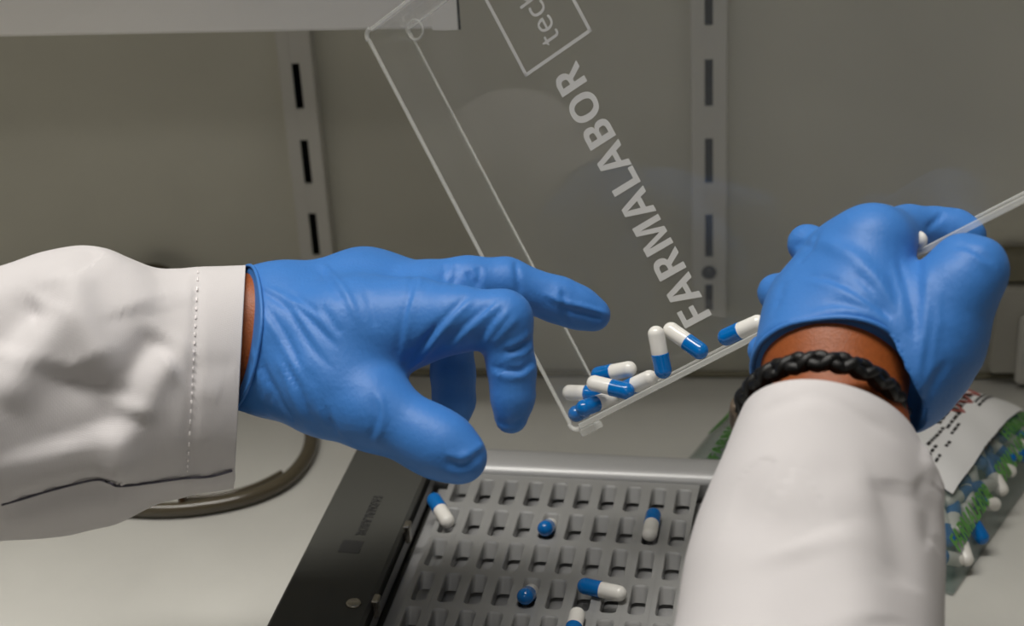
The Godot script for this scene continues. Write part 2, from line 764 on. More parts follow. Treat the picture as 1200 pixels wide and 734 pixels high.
func bench() -> void:
	var t := thing("workbench", "pale grey laboratory worktop under the hands and the tray", "bench")
	part("worktop", box(Vector3(3.9, 0.035, 0.66), 0.003), M.bench, t, shift(Vector3(0, -0.0175, WALL_Z + 0.331)))
	part("base_cabinet", box(Vector3(3.8, 0.845, 0.58), 0.003), M.bench_edge, t, shift(Vector3(0, -0.4575, WALL_Z + 0.291)))
	struct("trim_1", box(Vector3(3.9, 0.0035, 0.005), 0.0012), M.duct, shift(Vector3(0, 0.00175, WALL_Z + 0.0025)))

func rail(where: Vector3, bottom: float, top: float, slots: Array, screws: Array, label: String) -> void:
	var t := thing("slotted_rail", label, "rail", shift(where))
	var st := begin()
	var w := 0.0205
	var d := 0.010
	var sw := 0.0046
	for s in [-1.0, 1.0]:
		add_box(st, Vector3((w - sw) / 2, top - bottom, 0.0016), 0.0004, shift(Vector3(s * (w + sw) / 4, (top + bottom) / 2, d)))
		add_box(st, Vector3(0.0016, top - bottom, d), 0.0004, shift(Vector3(s * (w / 2 - 0.0008), (top + bottom) / 2, d / 2)))
	var y := bottom
	for q in slots + [[top, top]]:
		if q[0] - y > 0.0005:
			add_box(st, Vector3(sw + 0.0006, q[0] - y, 0.0016), 0.0, shift(Vector3(0, (y + q[0]) / 2, d - 0.0001)))
		y = q[1]
	part("channel", st.commit(), M.rail, t)
	part("slot_shade", box(Vector3(w - 0.004, top - bottom - 0.002, 0.001)), M.dark, t, shift(Vector3(0, (top + bottom) / 2, 0.0008)), "near black backing painted as the shade inside the rail slots")  # near-black sheet stands in for the shade inside the slots
	for s in screws:
		var prof := [Vector2(0, 0.0022), Vector2(0.0022, 0.0021), Vector2(0.0040, 0.0012), Vector2(0.0046, 0.0), Vector2(0.0046, -0.001)]
		var o := part("screw", baked(lathe(prof)), M.screw, t, Transform3D(Basis(Vector3.RIGHT, PI / 2), Vector3(0, s, d + 0.0006)), "dark round screw head")
		part("screw_recess", box(Vector3(0.004, 0.0012, 0.0009)), M.dark, o, shift(Vector3(0, 0.0022, 0)))

func shelf_and_rails() -> void:
	var slots := []
	for k in range(17, -1, -1):
		var c: float = 0.0995 + 0.0477 * k
		slots.push_front([c - 0.0140, c + 0.0140])
	rail(Vector3(-0.006, 0, WALL_Z), 0.045, 0.98, [[0.050, 0.0675]] + slots, [0.0755], "slotted metal wall rail seen through the clear lid, ending above the bench")
	var slots2 := []
	for k in 18:
		var c: float = 0.1015 + 0.0475 * k
		slots2.append([c - 0.0140, c + 0.0140])
	rail(Vector3(-0.246, 0, WALL_Z), 0.045, 0.98, [[0.050, 0.066]] + slots2, [0.0775], "slotted metal wall rail behind the sleeved arm, running up under the white shelf")
	# unseen upper shelf placed for shade, then white shelf on the left rail
	var unseen_shelf := thing("wall_shelf", "unseen deep upper shelf above the picture, placed to shade the bench back and wall", "shelf")
	part("board", box(Vector3(2.6, 0.022, 0.278), 0.002), M.shelf, unseen_shelf, shift(Vector3(0, 0.811, WALL_Z + 0.1505)))
	for x in [-0.246, -0.006]:
		part("bracket", box(Vector3(0.004, 0.03, 0.20), 0.001), M.rail, unseen_shelf, shift(Vector3(x, 0.785, WALL_Z + 0.111)))
	var t := thing("wall_shelf", "white shelf with a deep front lip mounted on the back wall", "shelf")
	var y0 := 0.2640
	var z0 := -0.823
	part("board", box(Vector3(0.70, 0.018, 0.124), 0.001), M.shelf, t, shift(Vector3(-0.4945, y0 + 0.027, WALL_Z + 0.0635)))
	part("front_lip", box(Vector3(0.706, 0.036, 0.012), 0.0015), M.shelf, t, shift(Vector3(-0.4945, y0 + 0.018, z0 - 0.006)))
	# end bracket: a notched plate
	var outline := [Vector2(0, 0), Vector2(0.0, 0.0205), Vector2(-0.0035, 0.0225), Vector2(-0.0035, 0.026), Vector2(0.0005, 0.030), Vector2(0.0005, 0.036), Vector2(-0.013, 0.036), Vector2(-0.013, 0.0)]
	var st := begin()
	var x0 := -0.1300
	var faces := Geometry2D.triangulate_polygon(PackedVector2Array(outline))
	for k in range(0, faces.size(), 3):
		for z in [z0 + 0.002, z0 - 0.002]:
			var q := []
			for e in 3:
				q.append(Vector3(x0 + outline[faces[k + e]].x, y0 + outline[faces[k + e]].y, z))
			tri(st, q[0], q[1], q[2], Vector3(0, 0, 1 if z > z0 else -1))
	for k in outline.size():
		var a: Vector2 = outline[k]
		var b: Vector2 = outline[(k + 1) % outline.size()]
		var n := Vector3(a.y - b.y, b.x - a.x, 0).normalized()
		if a.x > -0.006 and b.x > -0.006 and n.x < 0.0 and absf(n.x) > 0.3: n = -n
		var q := [Vector3(x0 + a.x, y0 + a.y, z0 + 0.002), Vector3(x0 + b.x, y0 + b.y, z0 + 0.002), Vector3(x0 + b.x, y0 + b.y, z0 - 0.002), Vector3(x0 + a.x, y0 + a.y, z0 - 0.002)]
		tri(st, q[0], q[1], q[2], n)
		tri(st, q[0], q[2], q[3], n)
	part("end_bracket", st.commit(), M.shelf, t, Transform3D(), "notched end plate of the shelf lip")
	var edge := []
	for p in [Vector2(0.0008, 0), Vector2(0.0008, 0.0205), Vector2(-0.0027, 0.0228), Vector2(-0.0027, 0.0258), Vector2(0.0012, 0.0302), Vector2(0.0012, 0.036)]:
		edge.append(Vector3(x0 + p.x, y0 + p.y, z0 + 0.0012))
	part("dark_edge_line", baked(tube(edge, 0.0006, 6)), M.gap, t, Transform3D(), "thin dark line along the notched end")  # thin dark line drawn along the notched edge

func wall_fittings() -> void:
	var o := part("cable_duct", box(Vector3(0.60, 0.021, 0.010), 0.002), M.duct, self, shift(Vector3(0.462, 0.0780, WALL_Z + 0.005)))
	tag(o, "brown grey cable duct low on the wall behind the raised gloved thumb", "duct")
	var t := thing("trunking", "grey wall trunking below the brown duct with a small black knob", "trunking")
	part("cover", box(Vector3(0.60, 0.058, 0.014), 0.002), M.trunk, t, shift(Vector3(0.462, 0.0375, WALL_Z + 0.007)))
	var prof := [Vector2(0, 0.007), Vector2(0.0028, 0.0068), Vector2(0.0038, 0.0055), Vector2(0.0040, 0.0), Vector2(0.0040, -0.002)]
	part("knob", baked(lathe(prof)), M.dark, t, Transform3D(Basis(Vector3.RIGHT, PI / 2), Vector3(0.1585, 0.0585, WALL_Z + 0.0155)), "small round black knob")
	var s := thing("wall_socket", "pale socket plate at the right edge on the grey trunking", "socket")
	var c := Vector3(0.2050, 0.0270, WALL_Z + 0.014)
	part("plate", box(Vector3(0.056, 0.046, 0.006), 0.002), M.socket, s, shift(c + Vector3(0, 0, 0.0025)))
	part("insert", box(Vector3(0.046, 0.026, 0.004), 0.001), M.socket, s, shift(c + Vector3(0, 0, 0.0060)))
	for k in 3:
		part("pin_hole", baked(lathe([Vector2(0, 0.0002), Vector2(0.0024, 0.0002), Vector2(0.0024, -0.001)], 12)), M.dark, s, Transform3D(Basis(Vector3.RIGHT, PI / 2), c + Vector3(-0.012 + 0.012 * k, 0.001, 0.0080)), "dark socket hole")

# ------------------------------------------------------------------ the slotted tray
const TOP := 0.045
var tray_xf: Transform3D
const PITCH := Vector2(0.012704, 0.028295)
func tray_px(x: float, z: float, h := 0.0) -> Vector3:    # tray frame: x along a row of slots, z towards the front, h above the plate
	return tray_xf * Vector3(x, TOP + h, z)

func tray() -> void:
	tray_xf = Transform3D(Basis(Vector3.UP, deg_to_rad(-4.12)), Vector3(-0.13203, 0, -0.73866))
	var t := thing("capsule_tray", "grey metal capsule filling tray with rows of oblong slots", "tray", tray_xf)
	var x1 := -0.0172
	var x2 := 0.1310
	var z1 := -0.0165
	var z2 := 0.170
	# slotted plate: every cell is a ring of faces round one rounded slot
	var st := begin()
	var hw := 0.0041
	var hl := 0.0118
	var r := 0.0026
	var deep := 0.0068
	var cols := 10
	var rows_n := 6
	var slot := []
	for q in [[1, 1], [-1, 1], [-1, -1], [1, -1]]:
		for k in 6:
			var g: float = (k / 5.0) * PI / 2
			var base: float = {"11": 0.0, "-11": PI / 2, "-1-1": PI, "1-1": PI * 1.5}["%d%d" % q]
			slot.append(Vector2(q[0] * (hw - r) + r * cos(base + g), q[1] * (hl - r) + r * sin(base + g)))
	var up := Vector3.UP
	for i in cols:
		for j in rows_n:
			var c := Vector2(i * PITCH.x, j * PITCH.y)
			var fx := Vector2(-PITCH.x / 2, PITCH.x / 2)
			var fz := Vector2(-PITCH.y / 2, PITCH.y / 2)
			if i == 0: fx.x = x1 - c.x
			if i == cols - 1: fx.y = x2 - c.x
			if j == 0: fz.x = z1 - c.y
			if j == rows_n - 1: fz.y = z2 - c.y
			var outer := []
			for p in slot:
				var s := 1e9
				if absf(p.x) > 1e-7: s = minf(s, (fx.y if p.x > 0 else fx.x) / p.x)
				if absf(p.y) > 1e-7: s = minf(s, (fz.y if p.y > 0 else fz.x) / p.y)
				outer.append(p * s)
			var corner := [Vector2(fx.y, fz.y), Vector2(fx.x, fz.y), Vector2(fx.x, fz.x), Vector2(fx.y, fz.x)]
			var n := slot.size()
			for k in n:
				var a: Vector2 = slot[k] + c
				var b: Vector2 = slot[(k + 1) % n] + c
				var oa: Vector2 = outer[k] + c
				var ob: Vector2 = outer[(k + 1) % n] + c
				var lip := 0.0008
				var ia := (slot[k] as Vector2).normalized() * -lip + a
				var ib := (slot[(k + 1) % n] as Vector2).normalized() * -lip + b
				tri(st, v3(a, TOP), v3(b, TOP), v3(oa, TOP), up)
				tri(st, v3(b, TOP), v3(ob, TOP), v3(oa, TOP), up)
				if absf(oa.x - ob.x) > 1e-6 and absf(oa.y - ob.y) > 1e-6:
					for q in corner:
						var w: Vector2 = q + c
						if (absf(w.x - oa.x) < 1e-6 or absf(w.y - oa.y) < 1e-6) and (absf(w.x - ob.x) < 1e-6 or absf(w.y - ob.y) < 1e-6):
							tri(st, v3(oa, TOP), v3(ob, TOP), v3(w, TOP), up)
				var side := Vector3(-(a.x + b.x) / 2 + c.x, 0, -(a.y + b.y) / 2 + c.y).normalized()
				var e := Vector2(b.y - a.y, a.x - b.x)
				if e.length() > 1e-9:
					e = e.normalized()
					side = Vector3(-e.x, 0, -e.y)
					if side.dot(Vector3(c.x - (a.x + b.x) / 2, 0, c.y - (a.y + b.y) / 2)) < 0: side = -side
				# rounded lip, then the wall of the slot
				poly2(st, [v3(a, TOP), v3(b, TOP), v3(ib, TOP - lip), v3(ia, TOP - lip)], (side + up).normalized())
				# the far end of a slot slopes down towards the front
				var fa := 0.0042 * clampf(-(slot[k] as Vector2).y / hl * 3.0 - 1.6, 0.0, 1.0)
				var fb := 0.0042 * clampf(-(slot[(k + 1) % n] as Vector2).y / hl * 3.0 - 1.6, 0.0, 1.0)
				var low := [v3(ia, TOP - lip), v3(ib, TOP - lip), v3(ib + Vector2(0, fb), TOP - deep), v3(ia + Vector2(0, fa), TOP - deep)]
				var nn: Vector3 = (low[2] - low[0]).cross(low[3] - low[1]).normalized()
				poly2(st, low, nn if nn.dot(side) > 0.0 else -nn)
	for q in [[x1, z1, x2, z1, Vector3(0, 0, -1)], [x1, z2, x2, z2, Vector3(0, 0, 1)], [x1, z1, x1, z2, Vector3(-1, 0, 0)], [x2, z1, x2, z2, Vector3(1, 0, 0)]]:
		poly2(st, [v3(Vector2(q[0], q[1]), TOP), v3(Vector2(q[2], q[3]), TOP), v3(Vector2(q[2], q[3]), TOP - deep), v3(Vector2(q[0], q[1]), TOP - deep)], q[4])
	part("slotted_plate", st.commit(), M.tray, t, Transform3D(), "grey plate with rows of rounded oblong slots")
	part("lower_plate", box(Vector3(x2 - x1 - 0.004, 0.005, z2 - z1 - 0.004), 0.0006), M.inner, t, shift(Vector3((x1 + x2) / 2, TOP - deep - 0.0023 - 0.0025, (z1 + z2) / 2)), "paler plate under the slots")
	var sb := begin()
	add_box(sb, Vector3(x2 + 0.0625 - 0.004, 0.030, z2 + 0.036 - 0.004), 0.002, shift(Vector3((x2 - 0.0625) / 2, 0.0150 + 0.0003, (z2 - 0.036) / 2)))
	part("body", sb.commit(), M.panel, t)
	# the raised flange on the left
	var ph := 0.0050
	var fl := begin()
	add_box(fl, Vector3(0.0440, 0.018, z2 + 0.034), 0.0016, shift(Vector3(-0.0405, TOP + ph - 0.009, (z2 - 0.034) / 2)))
	var pan := part("side_panel", fl.commit(), M.panel, t, Transform3D(), "dark grey flange beside the slots with printed lettering")
	var sc := part("screw", baked(lathe([Vector2(0, 0.0006), Vector2(0.0022, 0.0006), Vector2(0.0026, 0.0009), Vector2(0.0034, 0.0008), Vector2(0.0036, 0.0), Vector2(0.0036, -0.001)])), M.steel, pan, shift(Vector3(-0.0266, TOP + ph + 0.0003, 0.1095)))
	sc.set_meta("label", "small steel screw in the flange")
	var txt := letters("FARMALABOR", 0.036, 0.0050, 0.0002, true)
	part("lettering", txt[0], M.ink, pan, Transform3D(Basis(Vector3(0, 0, 1), Vector3(1, 0, 0), Vector3(0, 1, 0)), Vector3(-0.0408, TOP + ph + 0.0001, 0.0180)), "dark printed FARMALABOR")
	part("emblem", box(Vector3(0.0105, 0.0003, 0.0105)), M.ink, pan, shift(Vector3(-0.0402, TOP + ph + 0.0001, 0.0640)), "dark printed square mark")
	# back rim: a long rounded bar
	var rim := []
	for k in 9:
		var g := PI * k / 8.0
		rim.append(Vector2(cos(g) * 0.0118, sin(g) * 0.0060))
	var rows := []
	for x in [-0.0185, x2 + 0.006]:
		var row := []
		for q in rim:
			row.append(Vector3(x, TOP - 0.001 + q.y, -0.0285 - q.x))
		row.append(Vector3(x, TOP - 0.016, -0.0285 + 0.0118))
		row.append(Vector3(x, TOP - 0.016, -0.0285 - 0.0118))
		rows.append(row)
	var rb := rows_to_mesh([same(Vector3(-0.0185, TOP - 0.008, -0.0285), 11), rows[0], rows[1], same(Vector3(x2 + 0.006, TOP - 0.008, -0.0285), 11)])
	part("back_rim", baked(rb), M.rim, t, Transform3D(), "pale rounded bar along the back of the tray")
	part("end_rim", box(Vector3(0.006, 0.014, z2 + 0.017), 0.001), M.rim, t, shift(Vector3(x2 + 0.0032, TOP - 0.006, (z2 - 0.017) / 2)))
	for z in [0.0455, 0.1075]:
		var cl := begin()
		add_box(cl, Vector3(0.0028, 0.0095, 0.0050), 0.0008, shift(Vector3(-0.0166, TOP + 0.0020, z)))
		add_box(cl, Vector3(0.0034, 0.0022, 0.0062), 0.0006, shift(Vector3(-0.0164, TOP + 0.0070, z)))
		part("clip", cl.commit(), M.steel, t, Transform3D(), "small bright clip between flange and plate")

func v3(p: Vector2, y: float) -> Vector3:
	return Vector3(p.x, y, p.y)

func poly2(st: SurfaceTool, q: Array, n: Vector3) -> void:
	tri(st, q[0], q[1], q[2], n)
	tri(st, q[0], q[2], q[3], n)

# lettering of a given length and height: [mesh, basis scale]
func letters(text: String, length: float, height: float, depth: float, bold := true) -> Array:
	var f := SystemFont.new()
	f.font_names = PackedStringArray(["Droid Sans"])
	f.font_weight = 700 if bold else 400
	var m := TextMesh.new()
	m.text = text
	m.font = f
	m.font_size = 64
	m.pixel_size = 0.001
	m.depth = 0.004
	m.curve_step = 1.0
	m.horizontal_alignment = HORIZONTAL_ALIGNMENT_LEFT
	m.vertical_alignment = VERTICAL_ALIGNMENT_BOTTOM
	var a := m.get_aabb()
	# move the box's corner to the origin, then scale
	var arr := m.get_mesh_arrays()
	var v: PackedVector3Array = arr[Mesh.ARRAY_VERTEX]
	for k in v.size():
		v[k] = (v[k] - a.position) * Vector3(length / a.size.x, height / a.size.y, depth / a.size.z)
	arr[Mesh.ARRAY_VERTEX] = v
	var out := ArrayMesh.new()
	out.add_surface_from_arrays(Mesh.PRIMITIVE_TRIANGLES, arr)
	return [out, Basis()]

# ------------------------------------------------------------------ capsules
var cap_mesh: ArrayMesh
var body_mesh: ArrayMesh
const CAP_L := 0.0240
const CAP_R := 0.0039
func capsule_meshes() -> void:
	var cap := []
	var bod := []
	var r := CAP_R
	for k in 11:
		var g := PI / 2 * k / 10.0
		cap.append(Vector2(r * sin(g), CAP_L / 2 - r + r * cos(g)))
	cap.append(Vector2(r, 0.0022))
	cap.append(Vector2(r * 1.02, 0.0012))
	cap.append(Vector2(r * 1.01, 0.0007))
	cap.append(Vector2(r * 0.95, 0.0006))
	var q := r * 0.955
	bod.append(Vector2(q * 0.9, 0.0012))
	bod.append(Vector2(q, 0.0010))
	bod.append(Vector2(q, -0.002))
	for k in 11:
		var g := PI / 2 * k / 10.0
		bod.append(Vector2(q * cos(g), -CAP_L / 2 + q - q * sin(g)))
	cap_mesh = baked(lathe(cap, 28))
	body_mesh = baked(lathe(bod, 28))

func capsule(white_end: Vector3, blue_end: Vector3, label: String, group := "") -> Node3D:
	if cap_mesh == null:
		capsule_meshes()
	var y := (blue_end - white_end).normalized()
	var x := y.cross(Vector3(0.31, 0.77, 0.55)).normalized()
	var t := thing("capsule", label, "capsule", Transform3D(Basis(x, y, x.cross(y)), (white_end + blue_end) / 2), group)
	part("cap", cap_mesh, M.capblue, t, Transform3D(), "glossy blue half")
	part("body", body_mesh, M.capwhite, t, Transform3D(), "glossy white half")
	return t

# ------------------------------------------------------------------ the clear lid
var lid_xf: Transform3D
func lid_point(px: float, py: float, back: float) -> Vector3:   # the point of the plane «back» behind the lid's front edge seen there
	var d := cam_b * Vector3((px - 600.0) / FOCAL, -(py - 367.0) / FOCAL, -1.0)
	var n := lid_xf.basis.z
	var o := lid_xf.origin - n * back
	return cam_at + d * ((o - cam_at).dot(n) / d.dot(n))

func lid() -> void:
	var phi := 0.62236
	var tilt := -0.06388
	var rot := 0.48221
	var e1 := Vector3(cos(rot), sin(rot), 0)
	var u := Vector3(-sin(rot), cos(rot), 0) * cos(tilt) + Vector3(0, 0, 1) * sin(tilt)
	var w := e1.cross(u)
	var v := e1 * cos(phi) + w * sin(phi)
	lid_xf = Transform3D(Basis(cam_b * v, cam_b * u, cam_b * v.cross(u)).orthonormalized(), at(670, 509, 0.78))
	var L := 0.300
	var Hh := 0.210
	var D := 0.034
	var tk := 0.003
	var t := thing("clear_lid", "clear acrylic box lid printed with grey lettering, tilted in the raised hand", "lid", lid_xf)
	part("plate", box(Vector3(L, Hh, tk), 0.0006, shift(Vector3(L / 2, Hh / 2, -D + tk / 2))), M.acrylic, t)
	var r := 0.004
	part("side_wall", box(Vector3(tk, Hh - r, D - tk - 0.0016), 0.0005, shift(Vector3(tk / 2, Hh / 2, -D / 2 + tk / 2 - 0.0008))), M.acrylic, t)
	part("bottom_wall", box(Vector3(L - r, tk, D - tk - 0.0016), 0.0005, shift(Vector3(L / 2 + r / 2, tk / 2, -D / 2 + tk / 2 - 0.0008))), M.acrylic, t)
	part("top_wall", box(Vector3(L - r, tk, D - tk - 0.0016), 0.0005, shift(Vector3(L / 2 + r / 2, Hh - tk / 2, -D / 2 + tk / 2 - 0.0008))), M.acrylic, t)
	part("far_wall", box(Vector3(tk, Hh - tk * 2, D - tk - 0.0016), 0.0005, shift(Vector3(L - tk / 2, Hh / 2, -D / 2 + tk / 2 - 0.0008))), M.acrylic, t)
	# polished edges: pale strips with the highlights put into their colour
	part("side_edge", box(Vector3(0.0018, Hh - r * 2.1, 0.0016), 0.0005, shift(Vector3(0.0012, Hh / 2, -0.0008))), M.acrylic_glint, t, Transform3D(), "pale painted highlight on the side edge")
	part("bottom_edge", box(Vector3(L - r * 1.3, 0.0026, 0.0016), 0.0005, shift(Vector3(L / 2 + r * 0.65, 0.0015, -0.0008))), M.acrylic_glint, t, Transform3D(), "pale painted highlight on the lower edge the capsules slide along")
	part("top_edge", box(Vector3(L - r * 1.3, 0.0022, 0.0016), 0.0005, shift(Vector3(L / 2 + r * 0.65, Hh - 0.0014, -0.0008))), M.acrylic_glint, t, Transform3D(), "pale painted highlight on the upper edge")
	part("seam_edge", box(Vector3(0.0011, Hh - 0.004, 0.0011), 0.0003, shift(Vector3(tk + 0.0004, Hh / 2, -D + tk + 0.0004))), M.acrylic_glint, t, Transform3D(), "pale line where side wall meets plate")
	part("seam_edge", box(Vector3(L - 0.006, 0.0011, 0.0011), 0.0003, shift(Vector3(L / 2, tk + 0.0004, -D + tk + 0.0004))), M.acrylic_glint, t, Transform3D(), "pale line where lower wall meets plate")
	part("seam_edge", box(Vector3(L - 0.006, 0.0011, 0.0011), 0.0003, shift(Vector3(L / 2, Hh - tk - 0.0004, -D + tk + 0.0004))), M.acrylic_glint, t, Transform3D(), "pale line where upper wall meets plate")
	for c in [[0.0, 0.0], [0.0, 1.0]]:
		var p := []
		for k in 7:
			var g := PI / 2 * k / 6.0
			var x := r + 0.0006 - r * cos(g)
			var y := r + 0.0006 - r * sin(g)
			p.append(Vector3(x, y if c[1] == 0.0 else Hh - y, -0.0008))
		part("corner_edge", baked(tube(p, 0.0011, 8)), M.acrylic_glint, t, Transform3D(), "pale painted highlight round the corner")
	part("foot", box(Vector3(0.010, 0.0035, 0.006), 0.0006, shift(Vector3(0.0075, -0.0018, -0.005))), M.acrylic_glint, t, Transform3D(), "small clear foot under the corner")
	# round boss in the top corner
	var ring := []
	for k in 33:
		var g := TAU * k / 32.0
		ring.append(Vector3(0.0072 + cos(g) * 0.0046, Hh - 0.0055 + sin(g) * 0.0046, -D + tk + 0.0012))
	part("boss", baked(tube(ring, 0.0006, 8, false)), M.acrylic_glint, t, Transform3D(), "clear round boss in the corner")
	var post := lathe([Vector2(0, 0.0), Vector2(0.0042, 0.0), Vector2(0.0046, 0.0005), Vector2(0.0046, 0.018)], 24)
	part("boss_post", baked(post), M.acrylic, t, Transform3D(Basis(Vector3.RIGHT, PI / 2), Vector3(0.0072, Hh - 0.0055, -D + tk)))
	# print on the plate: reads up the lid, its top towards the side wall
	var turn := Basis(Vector3(0, 1, 0), Vector3(-1, 0, 0), Vector3(0, 0, 1))
	var face := -D + tk + 0.0001
	var txt := letters("FARMALABOR", 0.1300, 0.0158, 0.0003)
	part("lettering", txt[0], M.print, t, Transform3D(turn, Vector3(0.0765, 0.0185, face)), "large grey printed FARMALABOR")
	var tec := letters("tech", 0.0275, 0.0118, 0.0003, false)
	part("lettering", tec[0], M.print, t, Transform3D(turn, Vector3(0.0755, 0.1612, face)), "smaller grey printed tech in a box")
	var fr := begin()
	var lw := 0.0016
	add_box(fr, Vector3(0.042, lw, 0.0003), 0.0, shift(Vector3(0.0697, 0.1560, face + 0.00015)))
	add_box(fr, Vector3(0.042, lw, 0.0003), 0.0, shift(Vector3(0.0697, 0.1990, face + 0.00015)))
	for x in [0.0495, 0.0899]:
		add_box(fr, Vector3(lw, 0.0446, 0.0003), 0.0, shift(Vector3(x, 0.1775, face + 0.00015)))
	part("printed_frame", fr.commit(), M.print, t, Transform3D(), "grey printed square frame")

func in_lid(w: Array, b: Array, label: String) -> void:
	capsule(lid_point(w[0], w[1], w[2]), lid_point(b[0], b[1], b[2]), label)

func loose_capsules() -> void:
	in_lid([767.5, 384, 0.007], [778.5, 442, 0.007], "capsule standing upright on the lid edge, blue half down, below the lettering")
	in_lid([779, 382, 0.015], [828, 417, 0.013], "capsule leaning down to the right, blue half shining, beside the upright one")
	in_lid([897, 375, 0.009], [842, 399, 0.009], "capsule lying along the lid edge closest to the raised glove")
	in_lid([746, 431, 0.021], [693, 441, 0.021], "capsule at the top of the heap, white half pointing right")
	in_lid([691, 448, 0.009], [740, 460, 0.009], "capsule lying across the middle of the heap, blue half to the right")
	in_lid([769, 440, 0.016], [722, 461, 0.017], "capsule behind the heap showing only its white half by the lid edge")
	in_lid([664, 460, 0.024], [708, 462, 0.024], "white half of a capsule at the far left of the heap")
	in_lid([716, 467, 0.022], [683, 479, 0.005], "lowest capsule but one in the lid corner, blue dome towards us, white behind")
	in_lid([697, 476, 0.030], [671, 487, 0.006], "lowest capsule in the lid corner, blue dome against the side wall")
	in_lid([1079, 280, 0.001], [1044, 298, 0.010], "capsule with only a white end showing between the raised knuckle and thumb")
	# on the tray
	var c := tray_xf.basis.z
	var along := func(i: int, j: int, h: float, dz := 0.0) -> Vector3: return tray_px(i * PITCH.x, j * PITCH.y + dz, h)
	capsule(on_level(526, 614, TOP + 0.002), on_level(507, 583, TOP + 0.006), "capsule lying askew over a slot beside the flange, under the thumb")
	var s1: Vector3 = along.call(4, 1, 0.0006, 0.0022)
	var dir := (c * 0.88 + Vector3.UP * 0.47).normalized()
	capsule(s1 - dir * CAP_L / 2, s1 + dir * CAP_L / 2, "capsule sunk white end first into a second row slot, blue dome up")
	var s2: Vector3 = along.call(8, 1, 0.0030, -0.0015)
	capsule(s2 + c * CAP_L / 2, s2 - c * CAP_L / 2, "capsule lying lengthwise over a slot in the second row, blue half behind")
	var s3: Vector3 = along.call(4, 3, 0.0006, 0.0022)
	capsule(s3 - dir * CAP_L / 2, s3 + dir * CAP_L / 2, "capsule sunk white end first into a fourth row slot, blue dome up")
	capsule(on_level(735, 698, TOP + 0.0042), on_level(676, 685, TOP + 0.0042), "capsule lying crosswise over two slots in the fourth row")
	var s4: Vector3 = along.call(6, 4, 0.0030, -0.001)
	capsule(s4 - c * CAP_L / 2, s4 + c * CAP_L / 2, "capsule at the bottom of the frame lying lengthwise, white half behind")

# ------------------------------------------------------------------ hose on the bench
func hose() -> void:
	var t := thing("hose", "grey brown plastic hose looping over the bench behind the long sleeve", "hose")
	var p := []
	for q in [[60, 585], [120, 594], [185, 598], [240, 594], [295, 582], [335, 563], [358, 537], [365, 512], [360, 488], [340, 466]]:
		p.append(on_level(q[0], q[1], 0.0045))
	p.append(Vector3(-0.300, 0.010, -0.917))
	p.append(Vector3(-0.322, 0.045, -0.934))
	p.append(Vector3(-0.335, 0.069, -0.937))
	p.append(Vector3(-0.350, 0.0782, -0.937))
	p.append(Vector3(-0.365, 0.069, -0.937))
	p.append(Vector3(-0.380, 0.030, -0.934))
	part("tube", baked(tube(smooth_path(p, 8), 0.0043, 16)), M.hose, t)
	var inner := []  # thin line running parallel to the hose
	for q in [[214, 584], [262, 580], [300, 569], [330, 554]]:
		inner.append(on_level(q[0], q[1], 0.0022))
	part("thin_line", baked(tube(smooth_path(inner, 6), 0.0016, 10)), M.hose, t, Transform3D(), "thin brown line lying against the hose")
	var a := on_level(214, 588, 0.006)
	part("clamp", box(Vector3(0.0035, 0.014, 0.012), 0.001), M.rust, t, Transform3D(Basis(Vector3.UP, 0.25), a + Vector3(0, 0.0012, 0)), "rusty brown clamp on the hose")

# ------------------------------------------------------------------ the bag of capsules
var bag_xf: Transform3D
const BAG := Vector3(0.168, 0.043, 0.168)
func bag_skin(s: float, t: float, top := true) -> Vector3:     # s, t from 0 to 1 across and along
	var a := clampf(1.0 - pow(absf(s * 2 - 1), 4.5), 0.0, 1.0)
	var b := clampf(1.0 - pow(absf(t * 2 - 1), 3.4), 0.0, 1.0)
	var fill := sqrt(a * b)
	var bumps := 0.0012 * sin(s * 19.0 + t * 7.0) * sin(t * 23.0 - s * 5.0) * fill
	var h := BAG.y * fill * 0.9 + 0.0022 + bumps if top else 0.0006
	return bag_xf * Vector3((s - 1.0) * BAG.x, h, t * BAG.z)

